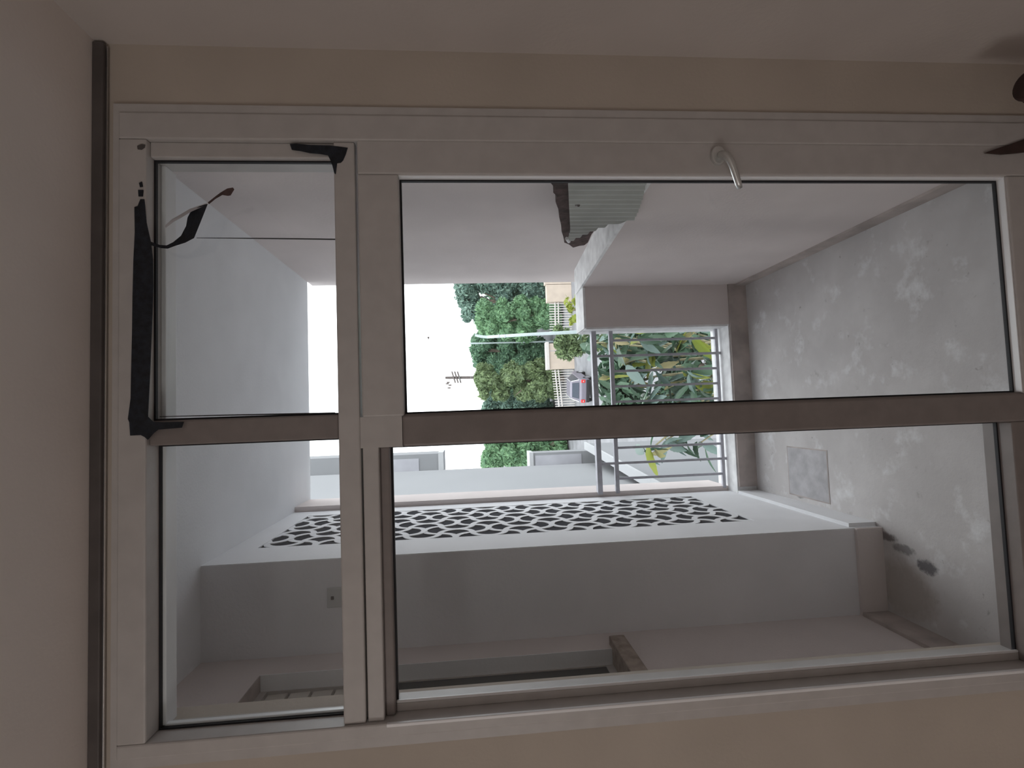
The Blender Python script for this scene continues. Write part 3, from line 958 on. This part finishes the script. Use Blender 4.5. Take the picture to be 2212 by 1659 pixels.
# ------------------------------------------------------------------ parked car
Yc = 27.2
pc = at(1, Yc, 1236, 832)
car = empty('parked_car', (pc.x, Yc + 1.6, ZG), math.radians(-14))
tag(car, 'grey parked car seen from behind with a red tail light, under the fence', 'car')
hR = pc.z - ZG                      # roof height
k_ = hR / 1.5 * 1.0
car.scale = (.95, .85, 1)
# side profile in local (y forward, z up), rear at y=-2.0
lower = [(-1.95, .30), (-2.05, .55), (-2.02, .86), (-1.85, .95), (1.1, .97), (1.9, .80), (2.05, .55), (2.0, .28)]
cabin = [(-1.80, .93), (-1.45, 1.42), (-1.25, 1.49), (.10, 1.50), (.35, 1.44), (1.15, .95)]


def profile(pts, w, win=0.0):
    vs, n = [], len(pts)
    zlo, zhi = min(p[1] for p in pts), max(p[1] for p in pts)
    for sx_ in (-1, 1):
        for (y, z) in pts:
            ww = w - win * (z - zlo) / (zhi - zlo)
            vs.append((sx_ * ww * k_, y * k_, z * k_))
    fs = [tuple(range(n)), tuple(range(2 * n - 1, n - 1, -1))] + [(i, n + i, n + (i + 1) % n, (i + 1) % n) for i in range(n)]
    return MB().add(vs, fs)


profile(lower, .84).build('body', MT['car_paint'], car, bevel=.05)
profile(cabin, .78, .20).build('cabin', MT['car_paint'], car, bevel=.04)
g = MB(); g.prism([(-.58 * k_, -1.795 * k_, .99 * k_), (.58 * k_, -1.795 * k_, .99 * k_), (.50 * k_, -1.50 * k_, 1.39 * k_), (-.50 * k_, -1.50 * k_, 1.39 * k_)], (0, -.02, .0)).build('rear_window', MT['car_glass'], car)
for s_ in (-1, 1):
    MB().prism([(s_ * .775 * k_, -1.55 * k_, 1.0 * k_), (s_ * .615 * k_, -1.25 * k_, 1.42 * k_), (s_ * .612 * k_, .10 * k_, 1.42 * k_), (s_ * .775 * k_, .85 * k_, 1.0 * k_)], (s_ * .015, 0, 0)).build('side_window', MT['car_glass'], car)
    B((s_ * .60) * k_, (s_ * .82) * k_, -2.07 * k_, -1.98 * k_, .60 * k_, .88 * k_).build('tail_light', MT['tail'], car, bevel=.02)
    B((s_ * .66) * k_, (s_ * .76) * k_, -2.085 * k_, -2.06 * k_, .70 * k_, .76 * k_).build('tail_lens', MT['chrome'], car)
    MB().tube([(s_ * .60 * k_, -1.3 * k_, 1.50 * k_), (s_ * .62 * k_, .1 * k_, 1.52 * k_)], .025, 6).build('roof_rail', MT['chrome'], car)
    MB().tube([(s_ * .785 * k_, -1.80 * k_, .97 * k_), (s_ * .62 * k_, -1.47 * k_, 1.44 * k_)], .022, 6).build('pillar', MT['chrome'], car)
    for yy in (-1.25, 1.25):
        wh = MB().tube([(s_ * .70 * k_, yy * k_, .31 * k_), (s_ * .87 * k_, yy * k_, .31 * k_)], .31 * k_, 18).build('wheel', MT['tyre'], car)
        MB().tube([(s_ * .865 * k_, yy * k_, .31 * k_), (s_ * .875 * k_, yy * k_, .31 * k_)], .18 * k_, 12).build('hub', MT['chrome'], wh)
B(-.80 * k_, .80 * k_, -2.12 * k_, -1.98 * k_, .32 * k_, .52 * k_).build('bumper', MT['tyre'], car, bevel=.03)

# ------------------------------------------------------------------ loquat tree just below the railing
def leaf_mesh(L, wid, curl, fold, serr):
    """Long ribbed leaf with a toothed edge and a raised midrib, along +Y from the stalk."""
    n = 11
    vs, fs = [], []
    for i in range(n + 1):
        t = i / n
        w = wid * (math.sin(math.pi * min(1, t ** .85)) ** .8) * (1 - .15 * t) if 0 < t < 1 else .004
        tooth = serr * w * (.5 if i % 2 else -.5)
        y = L * t
        zc = -curl * L * t * t
        rib = .035 * wid * (1 if i % 2 else -1)
        for f, zz in ((-1, fold), (-.5, fold * .5), (0, 0), (.5, fold * .5), (1, fold)):
            ww = w * f + (tooth * (1 if f > 0 else -1) if abs(f) == 1 else 0)
            vs.append((ww, y, zc + zz * w + (rib if abs(f) == .5 else 0)))
    for i in range(n):
        for k in range(4):
            a = i * 5 + k
            fs.append((a, a + 1, a + 6, a + 5))
    return vs, fs


leaf_protos = []
LM = ['leaf'] * 9 + ['leaf_pale'] * 6 + ['leaf_yellow', 'leaf_dry']
shapes = [(.24, .042, .15, .35, .14), (.19, .036, .28, .5, .16), (.27, .050, .08, .25, .12)]
meshes = {}
for mk in ('leaf', 'leaf_pale', 'leaf_yellow', 'leaf_dry'):
    for si, sh in enumerate(shapes):
        vs, fs = leaf_mesh(*sh)
        me = bpy.data.meshes.new('leaf'); me.from_pydata(vs, [], fs); me.shade_smooth(); me.materials.append(MT[mk])
        meshes[mk, si] = me

lq = empty('loquat_tree', (.35, 3.4, ZG))
tag(lq, 'big leaved loquat tree crowding up behind the railing', 'tree')
lr = random.Random(33)
tips = []
stem_base = Vector((.35, 3.4, -2.2))
MB().tube([(0, 0, .0), (.03, .02, 1.6), (0, 0, 3.2), (-.05, -.05, 4.6)], [.11, .09, .07, .04], 8).build('trunk', MT['bark'], lq, smooth=True)
# twig ends, set where the photograph shows whorls of leaves
spots = [(1320, 722, 3.2), (1375, 728, 3.0), (1440, 715, 2.9), (1500, 720, 2.8), (1540, 735, 3.1), (1330, 752, 3.3), (1395, 760, 3.1), (1460, 752, 2.9), (1520, 770, 2.8),
         (1300, 742, 3.6), (1345, 785, 3.2), (1415, 790, 3.0), (1480, 800, 2.8), (1535, 805, 2.9), (1370, 825, 3.2), (1440, 835, 3.0), (1500, 842, 2.8), (1395, 868, 3.1), (1460, 872, 2.9), (1525, 868, 2.8),
         (1285, 770, 3.8), (1300, 810, 3.6), (1268, 735, 4.0), (1255, 742, 4.4), (1420, 900, 3.0), (1490, 915, 2.9), (1545, 900, 2.9), (1372, 900, 3.2), (1470, 945, 2.9), (1515, 955, 2.8), (1400, 975, 2.75), (1440, 950, 2.9), (1545, 760, 3.0)]
nleaf = 0
for si, (px, py, Y) in enumerate(spots):
    tip = at(1, Y, px, py)
    tl = tip - Vector(lq.location)
    base = Vector((tl.x * .55 + lr.uniform(-.1, .1), tl.y * .5 + lr.uniform(-.1, .1), tl.z - lr.uniform(.5, .9)))
    MB().tube([base, base.lerp(tl, .6) + Vector((lr.uniform(-.04, .04), lr.uniform(-.04, .04), -.03)), tl], [.016, .011, .006], 6).build('twig', MT['twig'], lq)
    cnt = 10 if si < 20 else 6
    for k in range(cnt):
        if nleaf >= 290: break
        mk = lr.choice(LM)
        if px < 1340 and lr.random() < .5: mk = 'leaf_dry' if lr.random() < .3 else 'leaf'
        me = meshes[mk, lr.randrange(3)]
        o = bpy.data.objects.new('leaf', me); COL.objects.link(o); o.parent = lq
        o.location = tl + Vector((lr.uniform(-.05, .05), lr.uniform(-.05, .05), lr.uniform(-.06, .04)))
        yaw = 2 * math.pi * k / cnt + lr.uniform(-.4, .4)
        pitch = lr.uniform(-1.45, .25)
        o.rotation_euler = (pitch, lr.uniform(-.5, .5), yaw)
        s_ = lr.uniform(.75, 1.1)
        o.scale = (s_, s_, s_)
        nleaf += 1
# one bright toothed leaf hanging by the white house
o = bpy.data.objects.new('leaf', meshes['leaf_yellow', 2]); COL.objects.link(o); o.parent = lq
o['label'] = 'bright yellow green toothed leaf hanging alone'
o.location = at(1, 2.7, 1400, 962) - Vector(lq.location)
o.rotation_euler = (-.15, .9, math.radians(100)); o.scale = (1.25, 1.0, 1)
